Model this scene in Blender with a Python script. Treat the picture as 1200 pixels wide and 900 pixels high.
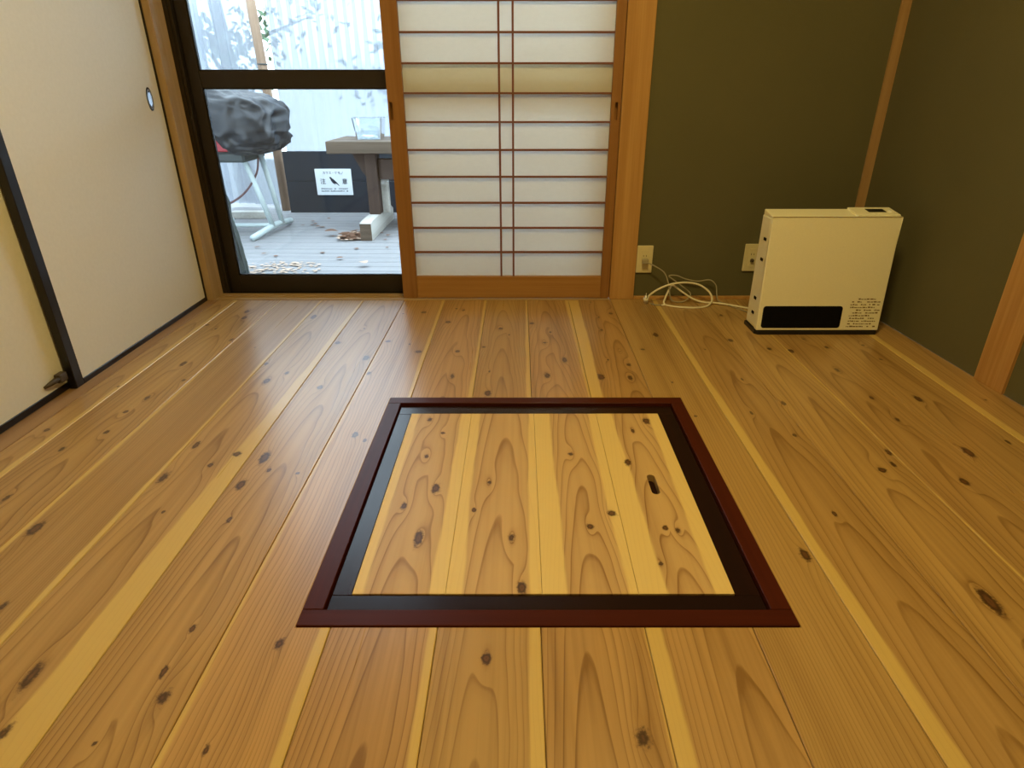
import bpy, bmesh, math, random
from mathutils import Vector, noise

for o in list(bpy.data.objects): bpy.data.objects.remove(o)
C = bpy.context.scene.collection
SC = bpy.context.scene
random.seed(7)

# ---------------------------------------------------------------- camera, sky, exposure
cam = bpy.data.objects.new('camera', bpy.data.cameras.new('camera')); C.objects.link(cam)
cam.location = (0, 0, .82)
cam.rotation_euler = (math.radians(90 - 25.385), 0, 0)
cam.data.sensor_width = 36; cam.data.lens = 726 / 1200 * 36
cam.data.shift_x = -8 / 1200; cam.data.clip_start = .02
SC.camera = cam
w = bpy.data.worlds.new('overcast_sky'); SC.world = w; w.use_nodes = True
bg = w.node_tree.nodes['Background']
bg.inputs[0].default_value = (.73, .87, 1.0, 1); bg.inputs[1].default_value = 4.8
SC.view_settings.view_transform = 'Standard'; SC.view_settings.look = 'None'
SC.view_settings.gamma = 1; SC.view_settings.use_curve_mapping = False
SC.view_settings.exposure = 0.8
LAMP_POWER = 30.0
LAMP_COLOR = (1.0, .74, .25)

# ---------------------------------------------------------------- helpers
def lin(r, g, b):
    f = lambda v: (v / 255 / 12.92) if v / 255 <= .04045 else ((v / 255 + .055) / 1.055) ** 2.4
    return (f(r), f(g), f(b), 1)

class NB:
    """short node builder"""
    def __init__(s, name):
        s.m = bpy.data.materials.new(name); s.m.use_nodes = True
        s.t = s.m.node_tree; s.t.nodes.clear()
        s.out = s.t.nodes.new('ShaderNodeOutputMaterial')
    def put(s, sock, v):
        if hasattr(v, 'is_output'): s.t.links.new(v, sock)
        elif v is not None: sock.default_value = v
    def math(s, op, a, b=None, c=None, clamp=False):
        n = s.t.nodes.new('ShaderNodeMath'); n.operation = op; n.use_clamp = clamp
        for i, v in enumerate((a, b, c)): s.put(n.inputs[i], v)
        return n.outputs[0]
    def vm(s, op, a, b=None):
        n = s.t.nodes.new('ShaderNodeVectorMath'); n.operation = op
        s.put(n.inputs[0], a); s.put(n.inputs[1], b)
        return n.outputs['Value'] if op in ('LENGTH', 'DISTANCE', 'DOT_PRODUCT') else n.outputs[0]
    def coord(s, kind='Object'):
        return s.t.nodes.new('ShaderNodeTexCoord').outputs[kind]
    def sep(s, v):
        n = s.t.nodes.new('ShaderNodeSeparateXYZ'); s.put(n.inputs[0], v); return n.outputs
    def comb(s, x, y, z):
        n = s.t.nodes.new('ShaderNodeCombineXYZ')
        for i, v in enumerate((x, y, z)): s.put(n.inputs[i], v)
        return n.outputs[0]
    def noise(s, vec, scale=1, detail=2, rough=.5):
        n = s.t.nodes.new('ShaderNodeTexNoise'); s.put(n.inputs['Vector'], vec)
        n.inputs['Scale'].default_value = scale; n.inputs['Detail'].default_value = detail
        n.inputs['Roughness'].default_value = rough
        return n.outputs['Fac']
    def ramp(s, fac, stops, interp='LINEAR'):
        n = s.t.nodes.new('ShaderNodeValToRGB'); s.put(n.inputs[0], fac)
        r = n.color_ramp; r.interpolation = interp
        while len(r.elements) < len(stops): r.elements.new(.5)
        for e, (p, col) in zip(r.elements, stops):
            e.position = p; e.color = col if hasattr(col, '__len__') else (col, col, col, 1)
        return n.outputs
    def mix(s, fac, a, b, blend='MIX'):
        n = s.t.nodes.new('ShaderNodeMix'); n.data_type = 'RGBA'; n.blend_type = blend
        s.put(n.inputs[0], fac); s.put(n.inputs[6], a); s.put(n.inputs[7], b)
        return n.outputs[2]
    def smooth(s, v, a, b, o0=0, o1=1):
        n = s.t.nodes.new('ShaderNodeMapRange'); n.interpolation_type = 'SMOOTHSTEP'
        s.put(n.inputs[0], v); s.put(n.inputs[1], a); s.put(n.inputs[2], b)
        s.put(n.inputs[3], o0); s.put(n.inputs[4], o1)
        return n.outputs[0]
    def bump(s, h, strength=.2, dist=.001):
        n = s.t.nodes.new('ShaderNodeBump'); s.put(n.inputs['Height'], h)
        n.inputs['Strength'].default_value = strength; n.inputs['Distance'].default_value = dist
        return n.outputs[0]
    def pbr(s, col, rough=.5, spec=.5, metal=0, normal=None, link=True):
        n = s.t.nodes.new('ShaderNodeBsdfPrincipled')
        s.put(n.inputs['Base Color'], col); s.put(n.inputs['Roughness'], rough)
        s.put(n.inputs['Specular IOR Level'], spec); s.put(n.inputs['Metallic'], metal)
        if normal is not None: s.put(n.inputs['Normal'], normal)
        if link: s.t.links.new(n.outputs[0], s.out.inputs[0])
        return n

def plain(name, col, rough=.5, spec=.5, metal=0, var=.12, scale=30):
    b = NB(name); p = b.coord()
    n = b.noise(p, scale, 3)
    k = b.math('MULTIPLY_ADD', n, 2 * var, 1 - var)
    c = b.mix(1.0, col, b.comb(k, k, k), 'MULTIPLY')
    b.pbr(c, rough, spec, metal)
    return b.m

def wood(name, light, dark, axis='z', rough=.5, spec=.35, scale=1.0, ring=.5):
    """straight-grained timber; axis = direction of the grain"""
    b = NB(name); x, y, z = b.sep(b.coord())
    hi, lo = 55 * scale, 1.6 * scale
    v = b.comb(b.math('MULTIPLY', x, lo if axis == 'x' else hi), b.math('MULTIPLY', y, lo if axis == 'y' else hi),
               b.math('MULTIPLY', z, lo if axis == 'z' else hi))
    n = b.noise(v, 1, 4, .6)
    big = b.noise(v, .17, 2)
    f = b.math('MULTIPLY_ADD', n, ring, b.math('MULTIPLY', big, 1 - ring))
    c = b.mix(b.smooth(f, .32, .68), light, dark)
    b.pbr(c, rough, spec, 0, b.bump(n, .15, .0006))
    return b.m

def plank_mat(name, width, seed, sap_l, sap_r, knots, light, dark, sap, K=900, c=.5, slope=3.0,
              rough=.30, rings=.66, spec=.60, streak=.6):
    """flat-sawn cedar board: x across, y along; growth rings bend round every knot"""
    b = NB(name); P = b.coord(); x, y, z = b.sep(P)
    yy = b.math('ADD', y, seed * 7.31)
    wob = b.noise(b.comb(b.math('MULTIPLY', x, 3.0), b.math('MULTIPLY', yy, 1.3), seed * 1.7), 1, 3, .55)
    wob = b.math('SUBTRACT', wob, .5)
    rough_n = b.noise(P, 240, 2)
    dmin, infl = None, None
    flat = b.comb(x, y, 0.0)
    krnd = random.Random(int(seed * 100))
    for (kx, ky, kr) in knots:
        kr *= .88; asp = krnd.uniform(.34, .95); rim = krnd.choice((0, 0, .25, .4))
        d0 = b.vm('SUBTRACT', flat, (kx, ky, 0))
        d = b.vm('LENGTH', b.vm('MULTIPLY', d0, (1 / kr, asp / kr, 0)))
        e = b.vm('LENGTH', b.vm('MULTIPLY', d0, (1 / (kr * 1.9), .30 / (kr * 1.9), 0)))
        i = b.math('DIVIDE', kr / .01, b.math('MULTIPLY_ADD', b.math('MULTIPLY', e, e), 1.6, 1.0))
        if rim: d = b.math('ADD', d, rim)
        dmin = d if dmin is None else b.math('MINIMUM', dmin, d)
        infl = i if infl is None else b.math('MAXIMUM', infl, i)
    xo = b.math('SUBTRACT', b.math('MULTIPLY_ADD', wob, .055, x), c * width)
    g = b.math('MULTIPLY', b.math('MULTIPLY', xo, xo), K * 1.35)
    g = b.math('ADD', g, b.math('MULTIPLY', yy, slope * 1.35))
    g = b.math('ADD', g, b.math('MULTIPLY', wob, 2.2))
    if infl is not None: g = b.math('ADD', g, b.math('MULTIPLY', infl, 1.9))
    fr = b.math('FRACT', g)
    line = b.ramp(fr, [(0, .0), (.55, .06), (.82, .34), (.93, 1.0), (.97, .8), (1.0, 0.0)])[0]
    patch = b.noise(b.comb(b.math('MULTIPLY', x, 9), b.math('MULTIPLY', yy, .9), seed), 1, 2)
    st = b.noise(b.comb(b.math('MULTIPLY', x, 75), b.math('MULTIPLY', yy, 1.1), seed * 3.1), 1, 4, .6)
    f = b.math('MULTIPLY', line, b.math('MULTIPLY_ADD', patch, .9 * rings, .55 * rings))
    f = b.math('ADD', f, b.math('MULTIPLY', b.smooth(st, .38, .75), streak * .55))
    st2 = b.noise(b.comb(b.math('MULTIPLY', x, 26), b.math('MULTIPLY', yy, .55), seed * 5.3), 1, 3, .6)
    f = b.math('ADD', f, b.math('MULTIPLY', b.smooth(st2, .50, .78), streak * .75))
    f = b.math('ADD', f, b.math('MULTIPLY', b.smooth(patch, .4, .75), .25), clamp=True)
    col = b.mix(f, light, dark)
    # sapwood along the edges
    if sap_l or sap_r:
        edge = b.noise(b.comb(b.math('MULTIPLY', x, 4), b.math('MULTIPLY', yy, 2.2), seed + 9.0), 1, 4, .6)
        edge = b.math('MULTIPLY', b.math('SUBTRACT', edge, .5), .022)
        m = None
        for side, wd in (('l', sap_l), ('r', sap_r)):
            if not wd: continue
            near, far = wd
            lim = b.math('ADD', b.math('MULTIPLY_ADD', y, (far - near) / 2.0, near - .5 * (far - near) / 2.0), edge)
            dist = x if side == 'l' else b.math('SUBTRACT', width, x)
            k = b.smooth(dist, b.math('SUBTRACT', lim, .0035), b.math('ADD', lim, .0035), 1, 0)
            m = k if m is None else b.math('MAXIMUM', m, k)
        sapc = b.mix(b.math('MULTIPLY', line, .22), sap, light)
        col = b.mix(m, col, sapc)
    rgh = b.math('MULTIPLY_ADD', st, .12, rough - .06)
    if dmin is not None:
        dn = b.math('MULTIPLY', dmin, b.math('MULTIPLY_ADD', b.noise(P, 110, 3, .7), 1.5, .30))
        kc = b.ramp(b.math('DIVIDE', dn, 2.2), [(0, (.09, .038, .015, 1)), (.17, (.13, .055, .022, 1)), (.33, (.038, .014, .006, 1)),
                                                (.46, (.060, .026, .012, 1)), (.6, (.20, .11, .045, 1))])[0]
        ka = b.smooth(dn, .75, 1.65, .95, 0)
        halo = b.math('MULTIPLY', b.smooth(infl, .35, 1.1), .22)
        col = b.mix(halo, col, dark)
        col = b.mix(ka, col, kc)
    h = b.math('ADD', b.math('MULTIPLY', line, .5), b.math('MULTIPLY', st, .6))
    b.pbr(col, rgh, spec, 0, b.bump(h, .10, .0006))
    return b.m

# --- mesh helpers ------------------------------------------------
def off(p):
    v = Vector((0, 0, 0))
    while p is not None: v = v + p.location; p = p.parent
    return v

def obj(name, bm, mat, parent=None, loc=None, smooth=False, world=True):
    """link a bmesh given in world coordinates as one object whose origin is loc (or its parent's origin)"""
    base = off(parent)
    o_loc = Vector(loc) - base if loc is not None else Vector((0, 0, 0))
    if world: bmesh.ops.translate(bm, verts=bm.verts, vec=-(base + o_loc))
    bmesh.ops.recalc_face_normals(bm, faces=bm.faces)
    me = bpy.data.meshes.new(name); bm.to_mesh(me); bm.free()
    if smooth:
        for p in me.polygons: p.use_smooth = True
    if mat: me.materials.append(mat)
    o = bpy.data.objects.new(name, me); C.objects.link(o)
    o.location = o_loc; o.parent = parent
    return o

def tag(o, label=None, cat=None, group=None, kind=None):
    if label: o['label'] = label
    if cat: o['category'] = cat
    if group: o['group'] = group
    if kind: o['kind'] = kind
    return o

def thing(name, label, cat, loc=(0, 0, 0), group=None, kind=None):
    o = bpy.data.objects.new(name, None); C.objects.link(o); o.location = loc
    o.empty_display_size = .05
    return tag(o, label, cat, group, kind)

def bx(x0, x1, y0, y1, z0, z1, bev=0, seg=1, bm=None):
    own = bmesh.new()
    vs = [own.verts.new((x, y, z)) for x in (x0, x1) for y in (y0, y1) for z in (z0, z1)]
    for f in ((0, 1, 3, 2), (4, 6, 7, 5), (0, 4, 5, 1), (2, 3, 7, 6), (0, 2, 6, 4), (1, 5, 7, 3)):
        own.faces.new([vs[i] for i in f])
    if bev: bmesh.ops.bevel(own, geom=own.edges[:], offset=bev, segments=seg, affect='EDGES', profile=.5)
    return own if bm is None else join(bm, own)

def join(bm, other):
    me = bpy.data.meshes.new('tmp'); other.to_mesh(me); other.free()
    bm.from_mesh(me); bpy.data.meshes.remove(me)
    return bm

def prism(pts, z0, z1, bev=0, hole=None):
    """vertical prism over a plan polygon, optionally with a through hole"""
    bm = bmesh.new()
    top = [bm.verts.new((x, y, z1)) for x, y in pts]
    if hole is None:
        f = bm.faces.new(top)
    else:
        h = [bm.verts.new((x, y, z1)) for x, y in hole]
        es = [bm.edges.new((l[i], l[(i + 1) % len(l)])) for l in (top, h) for i in range(len(l))]
        bmesh.ops.triangle_fill(bm, edges=es, use_beauty=True, use_dissolve=False)
    r = bmesh.ops.extrude_face_region(bm, geom=bm.faces[:])
    bmesh.ops.translate(bm, verts=[v for v in r['geom'] if isinstance(v, bmesh.types.BMVert)], vec=(0, 0, z0 - z1))
    if bev and hole is None:
        es = [e for e in bm.edges if all(abs(v.co.z - z1) < 1e-6 for v in e.verts) and len(e.link_faces) == 2]
        bmesh.ops.bevel(bm, geom=es, offset=bev, segments=1, affect='EDGES', profile=.5)
    return bm

def spline(pts, n=8):
    P = [Vector(p) for p in pts]; out = []
    for i in range(len(P) - 1):
        a, b, c, d = P[max(i - 1, 0)], P[i], P[i + 1], P[min(i + 2, len(P) - 1)]
        for k in range(n):
            t = k / n
            out.append(.5 * ((2 * b) + (c - a) * t + (2 * a - 5 * b + 4 * c - d) * t * t + (3 * b - a - 3 * c + d) * t ** 3))
    out.append(P[-1])
    return out

def tube(pts, r, sides=8, bm=None):
    """swept tube; r a number or a list of radii"""
    bm = bmesh.new() if bm is None else bm
    P = [Vector(p) for p in pts]; n = len(P); rs = r if hasattr(r, '__len__') else [r] * n
    up = None; rings = []
    for i in range(n):
        t = (P[min(i + 1, n - 1)] - P[max(i - 1, 0)]).normalized()
        if up is None: up = Vector((0, 0, 1)) if abs(t.z) < .9 else Vector((1, 0, 0))
        a = (up - t * up.dot(t)).normalized(); up = a; c = t.cross(a)
        rings.append([bm.verts.new(P[i] + (a * math.cos(2 * math.pi * k / sides) + c * math.sin(2 * math.pi * k / sides)) * rs[i]) for k in range(sides)])
    for i in range(n - 1):
        for k in range(sides):
            bm.faces.new((rings[i][k], rings[i][(k + 1) % sides], rings[i + 1][(k + 1) % sides], rings[i + 1][k]))
    bm.faces.new(rings[0]); bm.faces.new(rings[-1])
    return bm

def lathe(prof, center, axis='z', sides=32, sx=1, sy=1):
    """turn a (radius, height) profile about an axis"""
    bm = bmesh.new(); cx, cy, cz = center; rings = []
    for r, h in prof:
        ring = []
        for k in range(sides):
            a = 2 * math.pi * k / sides; u, v = r * math.cos(a) * sx, r * math.sin(a) * sy
            ring.append(bm.verts.new({'z': (cx + u, cy + v, cz + h), 'x': (cx + h, cy + u, cz + v), 'y': (cx + u, cy + h, cz + v)}[axis]))
        rings.append(ring)
    for i in range(len(rings) - 1):
        for k in range(sides):
            bm.faces.new((rings[i][k], rings[i][(k + 1) % sides], rings[i + 1][(k + 1) % sides], rings[i + 1][k]))
    bm.faces.new(rings[0]); bm.faces.new(rings[-1])
    return bm

# ---------------------------------------------------------------- materials
M = {}
# olive earth plaster
b = NB('olive_plaster'); p = b.coord(); n = b.noise(p, 260, 4, .7); n2 = b.noise(p, 2.5, 3)
b.pbr(b.mix(b.math('MULTIPLY_ADD', n, .45, b.math('MULTIPLY', n2, .55)), (.098, .094, .050, 1), (.150, .140, .078, 1)), .92, .15, 0, b.bump(n, .55, .0015)); M['plaster'] = b.m
M['cream_plaster'] = plain('cream_plaster', (.62, .55, .42, 1), .9, .2)
M['ceiling'] = wood('ceiling_board', (.55, .40, .22, 1), (.42, .28, .14, 1), 'y', .7)
M['subfloor'] = plain('board_subfloor', (.30, .20, .11, 1), .9, .1)
M['pillar'] = wood('pillar_wood', (.56, .33, .125, 1), (.40, .205, .065, 1), 'z', .45)
M['pillar_pale'] = wood('corner_post_wood', (.56, .40, .23, 1), (.44, .30, .16, 1), 'z', .5)
M['strip'] = wood('corner_strip_wood', (.46, .30, .14, 1), (.34, .20, .09, 1), 'z', .5)
M['sill'] = wood('sill_wood', (.50, .36, .20, 1), (.36, .24, .13, 1), 'x', .5)
M['track'] = wood('track_wood', (.36, .22, .11, 1), (.24, .13, .06, 1), 'y', .5)
M['shoji_wood'] = wood('screen_frame_wood', (.33, .165, .055, 1), (.24, .105, .03, 1), 'z', .5)
M['shoji_rail'] = wood('screen_rail_wood', (.42, .225, .075, 1), (.32, .15, .045, 1), 'x', .5)
M['kumiko'] = plain('lattice_wood', (.20, .075, .035, 1), .55, .3)
M['recess'] = plain('dark_recess', (.004, .004, .006, 1), .8, .1)
M['sash'] = plain('bronze_aluminium', (.030, .022, .016, 1), .42, .5, .3)
M['lacquer'] = plain('black_lacquer', (.010, .008, .009, 1), .35, .5)
M['metal'] = plain('satin_nickel', (.62, .62, .62, 1), .3, .5, 1)
M['chrome'] = plain('bright_metal', (.92, .92, .92, 1), .22, .5, 1, .03)
M['brown_plastic'] = plain('brown_plastic', (.07, .055, .045, 1), .5, .4)
M['ivory_plastic'] = plain('ivory_plastic', (.70, .64, .42, 1), .4, .5, 0, .03)
M['heater_body'] = plain('champagne_steel', (.88, .86, .68, 1), .42, .5, 0, .04, 200)
M['heater_side'] = plain('grey_steel', (.86, .84, .67, 1), .5, .5, 0, .04)
M['black_plastic'] = plain('black_plastic', (.008, .008, .010, 1), .35, .5)
M['print'] = plain('printed_ink', (.19, .13, .05, 1), .6, .3)
M['led'] = plain('clear_button', (.95, .95, .9, 1), .2, .6)
M['cord_white'] = plain('white_cord', (.78, .74, .60, 1), .45, .5)
M['cord_grey'] = plain('grey_cord', (.36, .33, .24, 1), .5, .5)
M['frame_red'] = wood('dark_red_wood', (.072, .014, .007, 1), (.046, .009, .005, 1), 'x', .34, .10)
M['frame_red_y'] = wood('dark_red_wood_long', (.072, .014, .007, 1), (.046, .009, .005, 1), 'y', .34, .10)
M['frame_dark'] = wood('black_red_wood', (.022, .007, .006, 1), (.012, .005, .005, 1), 'x', .25, .25)
M['frame_dark_y'] = wood('black_red_wood_long', (.022, .007, .006, 1), (.012, .005, .005, 1), 'y', .25, .25)

# fusuma and shoji papers
b = NB('fusuma_paper'); p = b.coord(); n = b.noise(p, 90, 4, .6)
b.pbr(b.mix(n, (.74, .73, .69, 1), (.82, .81, .77, 1)), .85, .15, 0, b.bump(n, .08, .0008)); M['fusuma'] = b.m
def paper(name, col, trans):
    b = NB(name); x, y, z = b.sep(b.coord())
    n = b.noise(b.comb(b.math('MULTIPLY', x, 40), y, b.math('MULTIPLY', z, 90)), 1, 4, .6)
    c = b.mix(n, tuple(v * .93 for v in col[:3]) + (1,), col)
    d = b.pbr(c, .9, .1, link=False)
    t = b.t.nodes.new('ShaderNodeBsdfTranslucent'); b.put(t.inputs[0], c)
    m = b.t.nodes.new('ShaderNodeMixShader'); m.inputs[0].default_value = trans
    b.t.links.new(d.outputs[0], m.inputs[1]); b.t.links.new(t.outputs[0], m.inputs[2]); b.t.links.new(m.outputs[0], b.out.inputs[0])
    return b.m
M['paper'] = paper('screen_paper', (.90, .89, .84, 1), .56)
M['paper_old'] = paper('patched_screen_paper', (.80, .75, .60, 1), .52)

def sheet(name, col, clear, gloss=.06):
    """thin see-through sheet: part clear, part diffusing, a little mirror-like at glancing angles"""
    b = NB(name)
    tr = b.t.nodes.new('ShaderNodeBsdfTransparent'); b.put(tr.inputs[0], col)
    tl = b.t.nodes.new('ShaderNodeBsdfTranslucent'); b.put(tl.inputs[0], col)
    df = b.t.nodes.new('ShaderNodeBsdfDiffuse'); b.put(df.inputs[0], col)
    gl = b.t.nodes.new('ShaderNodeBsdfGlossy'); gl.inputs['Roughness'].default_value = .05
    lw = b.t.nodes.new('ShaderNodeFresnel'); lw.inputs[0].default_value = 1.45
    def mx(f, a, c):
        m = b.t.nodes.new('ShaderNodeMixShader'); b.put(m.inputs[0], f); b.t.links.new(a, m.inputs[1]); b.t.links.new(c, m.inputs[2]); return m.outputs[0]
    dif = mx(.45, tl.outputs[0], df.outputs[0])
    s = mx(1 - clear, tr.outputs[0], dif) if clear < 1 else tr.outputs[0]
    s = mx(b.math('MULTIPLY', lw.outputs[0], gloss / .06), s, gl.outputs[0])
    b.t.links.new(s, b.out.inputs[0])
    return b.m
M['glass'] = sheet('window_glass', (.93, .97, .98, 1), 1.0)
M['poly'] = sheet('corrugated_plastic', (.52, .55, .60, 1), .24, .03)
M['tub'] = sheet('clear_tub_plastic', (.88, .92, .94, 1), .82)
# outside
M['deck'] = wood('weathered_deck', (.25, .24, .24, 1), (.165, .165, .167, 1), 'x', .8, .2)
M['fence_black'] = wood('black_stained_board', (.020, .025, .032, 1), (.015, .019, .026, 1), 'x', .8, .2)
M['table_wood'] = wood('table_brown_wood', (.135, .098, .070, 1), (.072, .052, .036, 1), 'x', .7, .2)
M['table_leg'] = wood('table_leg_wood', (.070, .045, .034, 1), (.041, .026, .020, 1), 'z', .7, .2)
M['foot_wood'] = wood('bleached_wood', (.48, .46, .42, 1), (.35, .33, .29, 1), 'y', .8)
M['post_wood'] = wood('garden_post_wood', (.29, .195, .13, 1), (.20, .13, .087, 1), 'z', .7, .2)
M['cover'] = plain('black_sheet_cover', (.012, .013, .016, 1), .40, .28, 0, .15, 6)
M['red'] = plain('red_enamel', (.30, .028, .036, 1), .5, .3)
M['tray'] = plain('dark_steel_tray', (.040, .048, .048, 1), .6, .3)
M['leg_metal'] = plain('pale_painted_tube', (.40, .46, .46, 1), .4, .5)
M['cable_brown'] = plain('brown_cable', (.088, .040, .040, 1), .5, .4)
M['sign'] = plain('white_sign_board', (.66, .69, .71, 1), .5, .4, 0, .03)
M['ink'] = plain('sign_ink', (.016, .022, .032, 1), .6, .2)
M['leaf'] = plain('dead_leaf', (.136, .068, .040, 1), .8, .2, 0, .5, 25)
M['leaf_pale'] = plain('pale_dead_leaf', (.40, .29, .215, 1), .8, .2, 0, .4, 25)
M['tarp'] = plain('dark_tarp', (.036, .044, .040, 1), .8, .15, 0, .5, 12)
M['tarp_pink'] = plain('faded_tarp_patch', (.256, .16, .152, 1), .6, .3)
M['bark'] = plain('tree_bark', (.08, .068, .060, 1), .9, .1)
M['foliage'] = plain('tree_foliage', (.08, .12, .072, 1), .8, .2, 0, .3, 3)
M['ground'] = plain('outdoor_ground', (.16, .152, .128, 1), .95, .1, 0, .3, 4)
M['lamp_body'] = plain('white_lamp_body', (.8, .8, .78, 1), .5)
b = NB('lamp_diffuser'); e = b.t.nodes.new('ShaderNodeEmission')
e.inputs[0].default_value = (*LAMP_COLOR, 1); e.inputs[1].default_value = LAMP_POWER
b.t.links.new(e.outputs[0], b.out.inputs[0]); M['lamp_glow'] = b.m

# ================================================================ THE ROOM
WY = 2.604                    # inner face of the back wall
XR = lambda y: 1.412 + (2.604 - y) * .0355       # the right wall runs slightly out of square
H0, H1 = -1.04, 2.36          # rear of the room, ceiling height
HX0, HX1, HY0, HY1 = -.378, .477, .770, 1.632    # hearth frame, outer edges

floor = obj('floor', bx(-1.42, 1.56, H0, 2.60, -.06, -.024), M['subfloor'])
tag(floor, 'knotty cedar plank floor around the dark hearth frame', 'floor', kind='structure')
SEAMS = [-1.300, -1.215, -1.030, -.848, -.668, -.493, -.318, -.137, .037, .213, .395, .575, .755, .935, 1.115, 1.298, 1.56]
KN = {
    0: [(0.073, 1.71, 0.005), (0.04, 1.442, 0.008)],
    1: [(0.119, 1.633, 0.009), (0.121, 1.431, 0.009), (0.06, 1.344, 0.009), (0.075, 1.136, 0.009), (0.106, 1.546, 0.007), (0.101, 2.422, 0.009), (0.121, 2.343, 0.009), (0.012, 2.261, 0.009), (0.062, 2.22, 0.009), (0.170, 2.104, 0.009), (0.102, 1.885, 0.009), (0.167, 1.756, 0.009)],
    2: [(0.03, 1.029, 0.012), (0.123, 0.816, 0.009), (.10, 2.03, .006)],
    3: [(0.016, 1.216, 0.013), (0.023, 1.365, 0.007), (0.145, 1.321, 0.010), (0.101, 1.27, 0.007), (0.083, 1.086, 0.005), (0.011, 1.885, 0.009), (0.061, 1.751, 0.010), (0.104, 1.811, 0.010), (0.027, 2.355, 0.010), (0.093, 0.673, 0.012), (0.121, 0.579, 0.010)],
    4: [(0.029, 1.188, 0.010), (0.056, 1.06, 0.005), (0.018, 2.073, 0.013), (0.15, 1.934, 0.010), (0.061, 1.705, 0.009), (0.04, 1.304, 0.011), (0.071, 1.249, 0.005), (0.144, 1.235, 0.005), (0.118, 0.766, 0.005), (0.114, 0.681, 0.005), (0.136, 0.635, 0.014), (0.079, 0.563, 0.005), (.08, 2.22, .007)],
    5: [(0.012, 1.808, 0.009), (0.062, 1.416, 0.008), (0.094, 1.387, 0.005), (0.063, 0.554, 0.005), (0.101, 0.735, 0.009), (0.105, 2.411, 0.011), (0.024, 2.393, 0.005), (0.103, 2.06, 0.006), (0.021, 2.088, 0.009), (.145, 1.99, .012)],
    6: [(0.041, 2.294, 0.010), (0.059, 2.458, 0.005), (0.09, 2.44, 0.006), (0.105, 1.993, 0.009), (0.107, 1.785, 0.009)],
    7: [(0.085, 0.706, 0.009), (0.013, 2.033, 0.009), (0.068, 2.22, 0.009), (0.101, 2.154, 0.005), (0.042, 1.824, 0.005), (0.044, 1.664, 0.010)],
    8: [(0.137, 0.571, 0.015), (0.014, 2.278, 0.012), (0.056, 2.074, 0.011), (0.117, 1.918, 0.011), (0.054, 1.791, 0.012), (0.081, 2.181, 0.005)],
    9: [(0.1, 2.205, 0.006), (0.106, 2.351, 0.005), (0.160, 2.397, 0.011), (0.093, 2.546, 0.005), (0.048, 1.781, 0.011), (0.087, 1.918, 0.006), (0.139, 1.993, 0.005), (0.15, 1.877, 0.010), (0.138, 1.774, 0.010)],
    10: [(0.164, 0.95, 0.009), (0.081, 1.74, 0.006), (0.097, 1.52, 0.005), (0.039, 2.011, 0.011), (0.112, 2.154, 0.010)],
    11: [(0.15, 1.414, 0.005), (0.101, 1.08, 0.005), (0.077, 2.01, 0.005), (0.126, 1.762, 0.005), (0.079, 1.539, 0.006)],
    12: [(0.113, 1.249, 0.010), (0.153, 1.275, 0.009), (0.171, 1.329, 0.006), (0.081, 0.828, 0.012), (0.06, 2.374, 0.009), (0.013, 2.098, 0.009), (0.123, 2.016, 0.009), (0.012, 1.598, 0.009)],
    13: [(0.097, 1.2, 0.010), (0.012, 1.996, 0.009), (0.151, 2.03, 0.009), (0.103, 2.109, 0.009), (0.097, 1.833, 0.010), (0.105, 1.633, 0.005), (0.107, 1.499, 0.010)],
    14: [(0.012, 1.329, 0.011), (0.146, 1.379, 0.006), (0.105, 1.921, 0.006), (0.109, 2.05, 0.006), (0.059, 1.626, 0.009)],
    15: [(.07, 1.62, .006), (.05, 2.25, .006)],
}
SAP_L = {2: (.018, .006), 6: None, 5: (.010, .002), 9: (.026, .042), 11: (.027, .018), 15: (.020, .022), 13: (.002, .005)}
SAP_R = {0: (.012, .018), 2: (.012, .008), 3: (.062, .010), 5: (.017, .012), 6: (.015, .010), 7: (.020, .010), 8: (.004, .012)}
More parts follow.
